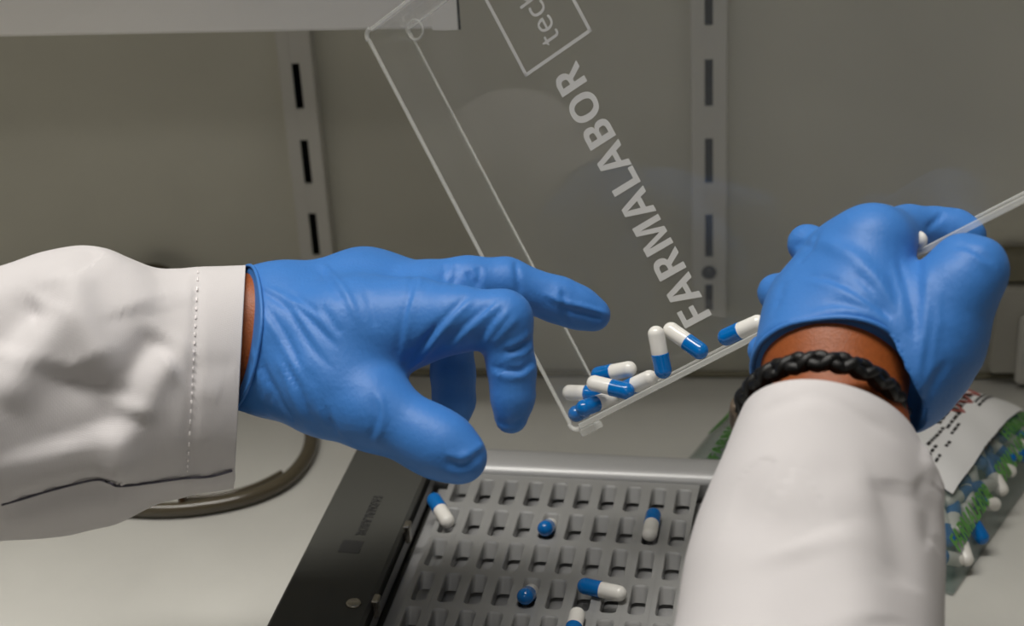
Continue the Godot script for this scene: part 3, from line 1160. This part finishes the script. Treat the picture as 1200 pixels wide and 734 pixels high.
func bag() -> void:
	var lng := Vector3(0.45, 0, -0.893).normalized()
	var across := Vector3(lng.z * -1.0, 0, lng.x).normalized()
	bag_xf = Transform3D(Basis(across, Vector3.UP, lng), Vector3(0.1154, 0.0, -0.7173))
	var t := thing("capsule_bag", "clear plastic bag printed in green, full of capsules, with a white label", "bag")
	var rows := []
	for j in 41:
		var row := []
		for k in 41:
			row.append(bag_skin(k / 40.0, j / 40.0))
		for k in 41:
			row.append(bag_skin(1.0 - k / 40.0, j / 40.0, false))
		rows.append(row)
	part("film", baked(rows_to_mesh(rows)), M.film, t, Transform3D(), "clear plastic film")
	# white paper label: a sheet that follows the bag
	var sheet := func(p: Vector2, lift: float) -> Vector3:      # p: metres from the bag's near right corner, (across, along)
		var s := 1.0 + p.x / BAG.x
		return bag_skin(s, p.y / BAG.z) + Vector3.UP * lift
	var lab_lo := Vector2(-0.112, 0.040)
	var lab_hi := Vector2(-0.0165, 0.160)
	var lrows := []
	for j in 21:
		var row := []
		for k in 21:
			row.append(sheet.call(Vector2(lerpf(lab_lo.x, lab_hi.x, k / 20.0), lerpf(lab_lo.y, lab_hi.y, j / 20.0)), 0.0022))
		for k in 21:
			row.append(sheet.call(Vector2(lerpf(lab_hi.x, lab_lo.x, k / 20.0), lerpf(lab_lo.y, lab_hi.y, j / 20.0)), 0.0018))
		lrows.append(row)
	var lab := part("label_sheet", baked(rows_to_mesh(lrows)), M.paper, t, Transform3D(), "white paper label with rows of small print")
	# rows of small print, too blurred to read
	var ink := begin()
	var put_line := func(x: float, z0: float, z1: float, w: float) -> void:
		var z := z0
		while z < z1:
			var e := minf(z + rng.randf_range(0.0022, 0.0055), z1)
			var q := []
			for c in [[x, z], [x + w, z], [x + w, e], [x, e]]:
				q.append(sheet.call(Vector2(c[0], c[1]), 0.0025))
			poly2(ink, q, Vector3.UP)
			z = e + 0.0011
	for l in [[-0.0205, 0.086, 0.115, 0.0010], [-0.0395, 0.124, 0.150, 0.0012], [-0.0368, 0.122, 0.148, 0.0012], [-0.0470, 0.106, 0.132, 0.0036], [-0.0425, 0.088, 0.110, 0.0014], [-0.0385, 0.084, 0.096, 0.0013], [-0.0365, 0.070, 0.078, 0.0013], [-0.0445, 0.064, 0.088, 0.0015], [-0.0405, 0.056, 0.068, 0.0013], [-0.0515, 0.090, 0.104, 0.0045], [-0.0565, 0.075, 0.090, 0.0016], [-0.0360, 0.054, 0.062, 0.0012]]:
		put_line.call(l[0] + 0.004, l[1], l[2], l[3] * 1.25)
	part("small_print", ink.commit(), M.ink, lab, Transform3D(), "rows of dark small print")
	var red := []
	for k in 7:
		red.append(sheet.call(Vector2(-0.0360 if k % 2 else -0.0450, 0.104 + 0.0062 * k), 0.0026))
	part("red_mark", baked(tube(red, 0.0007, 6)), M.red, lab, Transform3D(), "faint red crossed lines on the label")
	# green lettering on the film
	var words := [[-0.0034, 0.018], [-0.0034, 0.084], [-0.0105, 0.112], [-0.04, 0.006], [-0.155, 0.05], [-0.155, 0.105], [-0.140, 0.02], [-0.140, 0.075]]
	for q in words:
		var m: Array = letters("FARMALABOR", 0.050, 0.0062, 0.0003)
		var arr: Array = (m[0] as ArrayMesh).surface_get_arrays(0)
		var v: PackedVector3Array = arr[Mesh.ARRAY_VERTEX]
		for k in v.size():
			v[k] = sheet.call(Vector2(q[0] - v[k].y, q[1] + v[k].x), 0.0003 + v[k].z)
		arr[Mesh.ARRAY_VERTEX] = v
		var out := ArrayMesh.new()
		out.add_surface_from_arrays(Mesh.PRIMITIVE_TRIANGLES, arr)
		part("lettering", out, M.green, t, Transform3D(), "green printed lettering on the film")
	# capsules that lie under the film where the label leaves it free
	var placed := []
	var tries := 0
	while placed.size() < 46 and tries < 4000:
		tries += 1
		var p := Vector2(rng.randf_range(-0.026, -0.006), rng.randf_range(0.010, 0.160))
		if placed.size() >= 34:
			p = Vector2(rng.randf_range(-0.150, -0.03), rng.randf_range(0.010, 0.036))
		var ok := true
		for o in placed:
			if p.distance_to(o) < 0.0085:
				ok = false
		if not ok:
			continue
		var top: float = (sheet.call(p, 0.0) as Vector3).y
		if top < 0.011:
			continue
		placed.append(p)
		var g := rng.randf() * TAU
		var c: Vector3 = sheet.call(p, -0.0058 - rng.randf() * 0.002)
		c.y = maxf(c.y, 0.0052)
		var e := Vector3(cos(g), 0, sin(g)) * CAP_L / 2
		var hi: float = (sheet.call(p + Vector2(0.004, 0), 0.0) as Vector3).y - (sheet.call(p - Vector2(0.004, 0), 0.0) as Vector3).y
		e.y = clampf(hi / 0.008, -0.8, 0.8) * e.dot(bag_xf.basis.x)
		capsule(c - e, c + e, "blue and white capsule among many inside the clear printed bag", "capsules inside the clear printed bag")

# ------------------------------------------------------------------ the person
func people() -> void:
	var t := thing("person", "person in white lab coat and blue gloves, one hand raising the clear lid", "person")
	# --- the hand on the left: fingers point right, thumb towards us
	var b := []
	var k1 := 0.012
	# wrist and back of the hand
	chain(b, [J(250, 366, 0.716, 46), J(330, 362, 0.714, 49), J(420, 352, 0.722, 50), J(500, 348, 0.722, 41)], k1)
	chain(b, [J(250, 432, 0.712, 47), J(330, 430, 0.708, 50), J(400, 420, 0.700, 52), J(492, 381, 0.690, 41)], k1)
	chain(b, [J(330, 392, 0.700, 50), J(410, 385, 0.696, 52), J(480, 372, 0.694, 44)], k1)
	chain(b, [J(330, 380, 0.732, 48), J(430, 343, 0.736, 42), J(490, 352, 0.738, 40)], k1)
	chain(b, [J(330, 390, 0.745, 42), J(420, 365, 0.752, 40), J(455, 380, 0.755, 34)], k1)
	# thumb base and thumb
	chain(b, [J(330, 430, 0.704, 50), J(385, 452, 0.692, 54), J(436, 480, 0.682, 46)], k1)
	chain(b, [J(436, 480, 0.682, 46), J(505, 516, 0.676, 38), J(524, 526, 0.674, 35), J(541, 537, 0.672, 30)], 0.006)
	# index finger, bent down in front
	chain(b, [J(485, 377, 0.692, 40), J(530, 374, 0.684, 36), J(588, 374, 0.680, 34)], 0.007)
	chain(b, [J(590, 376, 0.680, 34), J(600, 434, 0.682, 27), J(601, 465, 0.683, 24.5), J(599, 489, 0.684, 20)], 0.004)
	# middle finger, stretched out
	chain(b, [J(505, 345, 0.714, 40), J(548, 336, 0.716, 33), J(592, 332, 0.718, 29)], 0.006)
	chain(b, [J(592, 332, 0.718, 29), J(655, 352, 0.721, 26), J(678, 361, 0.722, 24), J(696, 369, 0.722, 20)], 0.004)
	# ring finger, hanging behind
	chain(b, [J(490, 358, 0.738, 38), J(528, 385, 0.744, 27)], 0.006)
	chain(b, [J(528, 385, 0.744, 27), J(531, 440, 0.747, 25), J(532, 470, 0.748, 24), J(530, 492, 0.748, 19)], 0.004)
	# little finger, curled behind the thumb
	chain(b, [J(450, 380, 0.755, 34), J(452, 415, 0.762, 24)], 0.006)
	chain(b, [J(452, 415, 0.762, 24), J(450, 450, 0.764, 22), J(447, 475, 0.764, 18)], 0.004)
	var hem := plane3(at(288, 316, 0.716), at(301, 374, 0.690), at(260, 484, 0.716), at(420, 400, 0.71))
	var g1 := blob(b, 0.0014, hem)
	var r1 := 0.0006
	var ridges := [
		[r1 * 1.6, 0.0016, [[376, 308], [393, 326], [406, 345], [419, 376]]], [-r1, 0.0018, [[372, 314], [388, 332], [400, 352]]],
		[-r1 * 1.2, 0.0014, [[304, 339], [332, 356], [348, 378], [367, 409], [389, 433]]], [r1, 0.0016, [[306, 334], [336, 351], [354, 376], [373, 406]]],
		[-r1 * 1.4, 0.0014, [[308, 356], [330, 387], [345, 415], [358, 440], [372, 480]]], [r1, 0.0018, [[306, 362], [325, 393], [339, 420], [351, 445]]],
		[-r1 * 1.3, 0.0014, [[341, 356], [367, 378], [393, 406]]], [r1 * 0.6, 0.002, [[345, 352], [371, 373], [398, 400]]],
		[-r1, 0.0013, [[343, 343], [374, 369]]], [-r1, 0.0013, [[376, 358], [400, 393]]], [-r1 * 0.8, 0.0014, [[430, 341], [441, 385]]],
		[-r1 * 1.4, 0.0014, [[489, 310], [480, 345], [472, 378], [465, 422]]], [r1, 0.0016, [[494, 316], [485, 348], [477, 380], [470, 424]]],
		[r1 * 1.6, 0.0018, [[520, 382], [498, 415], [476, 437]]], [-r1 * 1.4, 0.0018, [[513, 380], [491, 409], [472, 430]]],
		[-r1, 0.0014, [[300, 402], [312, 440], [322, 478]]], [r1, 0.0016, [[294, 408], [306, 446], [314, 480]]],
		[-r1 * 1.6, 0.0017, [[302, 425], [320, 455], [345, 502]]], [r1 * 1.4, 0.0017, [[326, 420], [340, 455], [358, 502]]], [-r1 * 1.6, 0.0015, [[334, 424], [352, 462], [370, 504]]],
		[r1 * 1.3, 0.0017, [[351, 420], [368, 462], [384, 506]]], [-r1 * 1.3, 0.0015, [[358, 430], [378, 472], [396, 510]]], [r1, 0.0015, [[367, 450], [390, 490], [404, 512]]],
		[r1, 0.0016, [[443, 461], [449, 488], [438, 521]]], [-r1, 0.0015, [[437, 466], [443, 490], [432, 519]]],
		[-r1 * 1.8, 0.0022, [[520, 540], [542, 546], [566, 530]]], [r1 * 1.4, 0.0016, [[540, 536], [556, 530], [566, 520]]], [r1, 0.0014, [[524, 532], [540, 538], [556, 538]]],
		[r1 * 1.5, 0.0016, [[554, 350], [526, 378], [497, 415]]], [-r1 * 1.5, 0.0016, [[548, 348], [520, 375], [492, 410]]],
		[r1 * 1.5, 0.0016, [[585, 356], [554, 382], [528, 409]]], [-r1 * 1.5, 0.0016, [[578, 354], [548, 380], [520, 407]]],
		[r1 * 1.2, 0.0014, [[596, 363], [580, 383], [569, 402]]], [-r1 * 1.2, 0.0014, [[590, 361], [574, 381], [562, 400]]], [r1 * 1.2, 0.0014, [[606, 372], [590, 390], [577, 404]]],
		[r1 * 1.4, 0.0014, [[592, 408], [606, 402], [622, 390]]], [-r1 * 1.2, 0.0014, [[590, 413], [607, 408], [624, 396]]], [r1 * 1.2, 0.0014, [[592, 420], [610, 416], [625, 406]]],
		[-r1 * 1.8, 0.0014, [[576, 430], [594, 435], [612, 434], [626, 422]]], [r1, 0.0014, [[577, 436], [594, 441], [612, 440], [627, 430]]],
		[-r1 * 1.5, 0.0016, [[580, 494], [596, 499], [614, 492]]],
		[-r1 * 1.6, 0.0014, [[604, 305], [607, 324], [609, 345]]], [-r1 * 1.6, 0.0015, [[659, 340], [661, 360], [663, 386]]], [r1, 0.0014, [[654, 338], [656, 360], [658, 384]]],
		[r1 * 2.0, 0.0013, [[637, 343], [659, 354], [686, 361], [713, 369]]], [-r1 * 1.2, 0.0016, [[662, 362], [688, 368], [706, 374]]],
		[-r1 * 1.6, 0.0014, [[549, 318], [554, 329], [561, 337]]], [-r1 * 1.2, 0.0013, [[561, 312], [562, 322], [560, 334]]], [-r1, 0.0013, [[522, 308], [520, 325], [514, 340]]], [-r1, 0.0012, [[536, 308], [534, 324], [528, 338]]],
	]
	sculpt(g1, ridges)
	var glove1 := part("glove", baked(g1), M.glove, t, Transform3D(), "wrinkled blue glove on the hand reaching over the tray")
	part("hem", baked(hem_of(g1, hem, at(200, 400, 0.716), at(330, 398, 0.716), 0.06, 0.0008)), M.glove, glove1, Transform3D(), "rolled hem of the glove")
	# --- the hand on the right, seen from its back, gripping the lid's lower edge
	b = []
	chain(b, [J(948, 520, 0.630, 60), J(955, 430, 0.655, 62), J(956, 372, 0.668, 48), J(980, 318, 0.676, 40), J(990, 301, 0.676, 40)], k1)
	chain(b, [J(1008, 530, 0.630, 60), J(1006, 440, 0.652, 64), J(1010, 370, 0.658, 56), J(1023, 289, 0.666, 46)], k1)
	chain(b, [J(950, 420, 0.662, 54), J(950, 378, 0.674, 41), J(948, 352, 0.680, 36)], k1)
	chain(b, [J(944, 432, 0.668, 46), J(934, 398, 0.680, 28)], k1)
	# thumb side
	chain(b, [J(1015, 455, 0.655, 60), J(1060, 430, 0.655, 62), J(1090, 396, 0.652, 54), J(1112, 350, 0.648, 46)], k1)
	chain(b, [J(1050, 445, 0.668, 58), J(1085, 420, 0.672, 48), J(1108, 375, 0.668, 42)], k1)
	chain(b, [J(1100, 395, 0.655, 50), J(1128, 330, 0.648, 40), J(1140, 315, 0.648, 36), J(1126, 304, 0.651, 27)], 0.007)
	# index: over the lid edge and down behind it
	chain(b, [J(1028, 284, 0.668, 44), J(1064, 268, 0.684, 25), J(1096, 268, 0.688, 24)], 0.006)
	chain(b, [J(1096, 268, 0.688, 24), J(1120, 271, 0.688, 24), J(1136, 276, 0.686, 20)], 0.004)
	# middle, ring and little fingers curled away
	chain(b, [J(980, 303, 0.680, 30), J(946, 286, 0.690, 21)], 0.0025)
	chain(b, [J(946, 286, 0.690, 21), J(955, 303, 0.700, 19), J(975, 318, 0.704, 17)], 0.004)
	chain(b, [J(948, 352, 0.684, 28), J(910, 343, 0.688, 20)], 0.002)
	chain(b, [J(910, 343, 0.688, 20), J(922, 362, 0.698, 19), J(940, 372, 0.702, 17)], 0.004)
	chain(b, [J(930, 400, 0.686, 24), J(894, 411, 0.694, 16)], 0.0025)
	chain(b, [J(894, 411, 0.694, 16), J(905, 425, 0.698, 17), J(922, 432, 0.700, 15)], 0.004)
	var hem2 := plane3(at(884, 430, 0.662), at(985, 379, 0.6375), at(1070, 484, 0.657), at(1010, 300, 0.66))
	var g2 := blob(b, 0.0014, hem2, true, at(975, 560, 0.632), at(977, 380, 0.672), 0.0335)
	relax_cut(g2, hem2, at(975, 560, 0.632), at(977, 380, 0.672), 0.0335)
	var r2 := 0.0005
	sculpt(g2, [
		[-r2 * 1.4, 0.0016, [[945, 322], [979, 330], [1010, 347], [1041, 370]]], [r2, 0.002, [[945, 328], [978, 337], [1008, 353], [1036, 374]]],
		[r2 * 3.0, 0.0036, [[955, 282], [985, 292], [1012, 312], [1034, 338], [1053, 379]]], [-r2 * 1.6, 0.0018, [[1002, 318], [1026, 345], [1044, 376]]],
		[-r2, 0.0016, [[968, 353], [1002, 359], [1030, 370]]], [r2 * 1.2, 0.0018, [[950, 368], [985, 364], [1020, 370], [1046, 384]]],
		[r2 * 1.8, 0.0022, [[1084, 311], [1088, 356], [1080, 413], [1074, 455]]], [-r2 * 1.6, 0.0024, [[1074, 300], [1075, 350], [1072, 400]]], [r2 * 1.2, 0.0018, [[1098, 330], [1098, 380], [1086, 440]]], [-r2, 0.0018, [[1092, 330], [1093, 380], [1082, 440]]],
		[-r2 * 1.2, 0.0016, [[1053, 299], [1064, 339], [1070, 379]]], [r2, 0.0016, [[1046, 310], [1056, 345], [1062, 384]]],
		[-r2 * 1.8, 0.0014, [[1106, 248], [1096, 260], [1087, 268]]], [-r2 * 1.2, 0.0016, [[1121, 287], [1143, 294], [1163, 308]]], [r2, 0.0014, [[1118, 292], [1140, 300], [1158, 314]]],
		[-r2 * 1.4, 0.0014, [[930, 288], [940, 285], [948, 289]]], [-r2 * 1.4, 0.002, [[958, 270], [950, 290], [934, 308]]], [-r2 * 1.2, 0.002, [[917, 328], [914, 345], [908, 362]]],
		[r2, 0.0018, [[1100, 420], [1080, 452], [1070, 480]]], [-r2, 0.0018, [[1110, 425], [1092, 455], [1078, 484]]],
	])
	var glove2 := part("glove", baked(g2), M.glove, t, Transform3D(), "smooth blue glove on the raised hand gripping the lid edge")
	part("hem", baked(hem_of(g2, hem2, at(975, 560, 0.632), at(977, 380, 0.672), 0.0335, 0.0012)), M.glove, glove2, Transform3D(), "rolled hem of the glove")
	# --- skin of both forearms: one body
	var sk := []
	chain(sk, [J(-60, 430, 0.72, 70), J(200, 402, 0.716, 62), J(330, 398, 0.714, 62)], 0.01)
	chain(sk, [J(200, 368, 0.716, 44), J(330, 364, 0.714, 44)], 0.01)
	chain(sk, [J(200, 430, 0.716, 44), J(330, 428, 0.710, 44)], 0.01)
	var s1 := blob(sk, 0.0022, Plane(), false)
	sk = []
	chain(sk, [J(948, 840, 0.58, 70), J(953, 520, 0.640, 58), J(955, 415, 0.664, 58), J(965, 380, 0.676, 40)], 0.01)
	chain(sk, [J(1000, 840, 0.58, 70), J(1002, 520, 0.638, 58), J(1002, 415, 0.661, 61), J(1000, 370, 0.674, 40)], 0.01)
	chain(sk, [J(978, 520, 0.636, 60), J(980, 410, 0.6585, 59), J(984, 370, 0.672, 44)], 0.01)
	var s2 := blob(sk, 0.0022, Plane(), false)
	part("forearm", baked(s1), M.skin, t, Transform3D(), "strip of brown skin between cuff and glove")
	part("forearm", baked(s2), M.skin, t, Transform3D(), "brown wrist between bracelet and glove")
	# --- sleeves: [top or left, bottom or right, front], pixels and depth
	var sl := sleeve([
		[[288, 311], [274, 573], 0.718, 0.034], [[262, 312], [254, 576], 0.718, 0.037], [[232, 313], [232, 579], 0.717, 0.039], [[208, 315], [209, 585], 0.717, 0.041], [[182, 314], [182, 592], 0.716, 0.043], [[150, 303], [140, 613], 0.714, 0.046],
		[[122, 293], [108, 621], 0.712, 0.047], [[90, 289], [78, 628], 0.710, 0.048], [[48, 296], [40, 632], 0.706, 0.048], [[0, 312], [0, 634], 0.702, 0.048], [[-90, 335], [-90, 640], 0.694, 0.050], [[-230, 340], [-230, 660], 0.68, 0.054], [[-420, 350], [-410, 700], 0.665, 0.058], [[-640, 370], [-620, 760], 0.65, 0.062]], 0.0)
	sculpt(sl, [
		[0.0050, 0.0085, [[78, 318], [88, 355], [104, 396], [127, 446]]], [-0.0060, 0.011, [[45, 350], [22, 378], [0, 410]]],
		[0.0045, 0.009, [[72, 358], [40, 410], [0, 478]]], [-0.0050, 0.020, [[78, 430], [66, 480], [75, 530]]],
		[0.0042, 0.007, [[204, 422], [178, 444], [158, 494]]], [-0.0050, 0.008, [[190, 390], [165, 430], [146, 476]]],
		[-0.0040, 0.009, [[100, 420], [122, 470], [130, 510]]], [0.0030, 0.006, [[134, 508], [140, 546], [128, 570]]],
		[0.0035, 0.013, [[115, 300], [150, 330], [170, 370]]], [-0.0025, 0.008, [[60, 330], [50, 350], [30, 362]]],
		[-0.0012, 0.0028, [[233, 316], [230, 380], [226, 460], [221, 560]]], [0.0006, 0.0045, [[228, 345], [196, 350]]], [0.0008, 0.006, [[222, 400], [205, 412], [190, 430]]],
		[-0.0005, 0.004, [[225, 432], [250, 428], [276, 430]]], [0.0005, 0.004, [[226, 462], [244, 460], [260, 462]]], [-0.0008, 0.006, [[218, 545], [240, 538], [268, 537]]],
		[-0.0030, 0.007, [[0, 600], [50, 588], [110, 572], [160, 575]]], [0.0016, 0.005, [[215, 566], [245, 566], [272, 560]]],
	], 5.0)
	var sv := part("sleeve", baked(sl), M.cloth, t, Transform3D(), "creased white lab coat sleeve with a stitched cuff")
	part("side_seam", baked(tube(snapped_line(sl, [[2, 592], [30, 584], [60, 575], [110, 563], [128, 566], [145, 570], [215, 561], [245, 559], [272, 552]], 0.0001), 0.0005, 6)), M.thread, sv, Transform3D(), "dark seam line along the sleeve")
	var dash := snapped_line(sl, [[232, 318], [230, 360], [228, 400], [226, 440], [224, 480], [221, 530], [219, 556]], 0.0002)
	for k in range(0, dash.size() - 2, 2):
		part("stitch", baked(tube([dash[k], dash[k].lerp(dash[k + 1], 0.7)], 0.00035, 5)), M.stitch, sv)
	var sr := sleeve([
		[[868, 500], [1079, 527], 0.648, 0.0, [966, 446, 0.607]], [[858, 522], [1088, 544], 0.645, 0.0, [966, 466, 0.600]], [[846, 550], [1097, 566], 0.640, 0.0, [966, 494, 0.594]], [[828, 586], [1104, 596], 0.634, 0.0, [966, 532, 0.586]],
		[[814, 620], [1107, 626], 0.628, 0.0, [964, 568, 0.580]], [[802, 664], [1108, 668], 0.618, 0.0, [960, 618, 0.570]], [[792, 726], [1106, 728], 0.604, 0.0, [956, 690, 0.556]], [[778, 800], [1106, 802], 0.585, 0.0, [952, 770, 0.536]], [[750, 1000], [1130, 1000], 0.53, 0.0, [945, 990, 0.480]], [[720, 1250], [1170, 1250], 0.475, 0.0, [945, 1240, 0.425]], [[690, 1500], [1210, 1500], 0.43, 0.0, [945, 1490, 0.380]]], 1.0)
	sculpt(sr, [
		[0.0020, 0.010, [[900, 560], [960, 585], [1030, 570]]], [-0.0022, 0.012, [[850, 600], [920, 612], [980, 590]]], [0.0030, 0.014, [[960, 620], [985, 680], [1010, 740]]], [-0.0030, 0.014, [[930, 640], [950, 700], [965, 760]]],
		[0.0022, 0.006, [[1080, 530], [1096, 556], [1104, 585]]], [-0.0016, 0.008, [[1076, 560], [1090, 596], [1096, 640]]], [-0.0020, 0.010, [[1040, 560], [1052, 620], [1060, 690]]], [-0.0010, 0.004, [[885, 486], [960, 462], [1050, 512]]],
	], 5.0)
	part("sleeve", baked(sr), M.cloth, t, Transform3D(), "smooth white lab coat sleeve rising from the bottom edge")
	# --- braided bracelet on the right wrist
	var bl := at(868, 484, 0.652)
	var br := at(1055, 500, 0.650)
	var bf := at(972, 424, 0.616)
	var c := (bl + br) / 2
	var e1 := (br - bl) / 2
	var e2 := bf - c
	var strands := []
	var rad := 0.0022
	for s in 4:
		var p := []
		for k in 241:
			var g := TAU * k / 240.0
			var core := c + e1 * cos(g) + e2 * sin(g)
			var tan_ := (e2 * cos(g) - e1 * sin(g)).normalized()
			var out := (core - c).normalized()
			var up := tan_.cross(out).normalized()
			out = up.cross(tan_)
			var h := (g * 12.0 + PI * (s / 2)) * (1.0 if s % 2 else -1.0)
			p.append(core + out * (cos(h) * 0.0013 + 0.0006 * cos(h * 2.0 + s * PI)) + up * sin(h) * 0.0021)
		strands.append(tube(p, rad, 8, false))
	var br_o := part("bracelet", baked(merged(strands)), M.leather, t, Transform3D(), "braided black leather bracelet round the wrist")
	var clasp := []
	for k in 6:
		var g := PI + 0.22 - 0.36 * k / 5.0
		clasp.append(c + e1 * cos(g) * 1.01 + e2 * sin(g))
	part("clasp", baked(tube(clasp, 0.0042, 14)), M.clasp, br_o, Transform3D(), "metal clasp")

func snapped_line(d: Dictionary, pts: Array, lift: float) -> Array:
	var v: PackedVector3Array = d.v
	var flat := []
	for q in pts:
		flat.append(Vector2(q[0], q[1]))
	flat = smooth_path(flat, 8)
	var best := []
	var dist := []
	for q in flat:
		best.append(0)
		dist.append(1e9)
	for k in v.size():
		if d.n[k].dot(v[k] - cam_at) > 0.0:
			continue
		var p := pix(v[k])
		for j in flat.size():
			var e: float = absf(p.x - flat[j].x) + absf(p.y - flat[j].y) + p.z * 600.0
			if e < dist[j]:
				dist[j] = e
				best[j] = k
	var out := []
	for j in flat.size():
		out.append(at(flat[j].x, flat[j].y, pix(v[best[j]]).z - 0.0005 - lift))
	return out

# a sleeve: rings through two outline points and a front point, open with a turned-in hem at the first ring
func sleeve(st: Array, kind: float) -> Dictionary:
	var A := []
	var Bp := []
	var F := []
	for s in st:
		var a := at(s[0][0], s[0][1], s[2])
		var b := at(s[1][0], s[1][1], s[2])
		A.append(a)
		Bp.append(b)
		F.append(at(s[4][0], s[4][1], s[4][2]) if s.size() > 4 else (a + b) / 2 + (cam_at - (a + b) / 2).normalized() * s[3])
	A = smooth_path(A, 14)
	Bp = smooth_path(Bp, 14)
	F = smooth_path(F, 14)
	var rows := []
	var sides := 150
	for j in range(10, -1, -1):       # the turned-in inside
		var jj := j * 3
		rows.append(sleeve_ring(A[jj], Bp[jj], F[jj], sides, 0.965 if j > 0 else 0.985))
	for j in A.size():
		rows.append(sleeve_ring(A[j], Bp[j], F[j], sides, 1.0))
	return rows_to_mesh(rows)

func sleeve_ring(a: Vector3, b: Vector3, f: Vector3, sides: int, scale: float) -> Array:
	var c := (a + b) / 2
	var e1 := (b - a) / 2 * scale
	var e2 := (f - c) * scale
	var ring := []
	for k in sides:
		var g := TAU * k / sides
		ring.append(c + e1 * cos(g) + e2 * sin(g))
	return ring
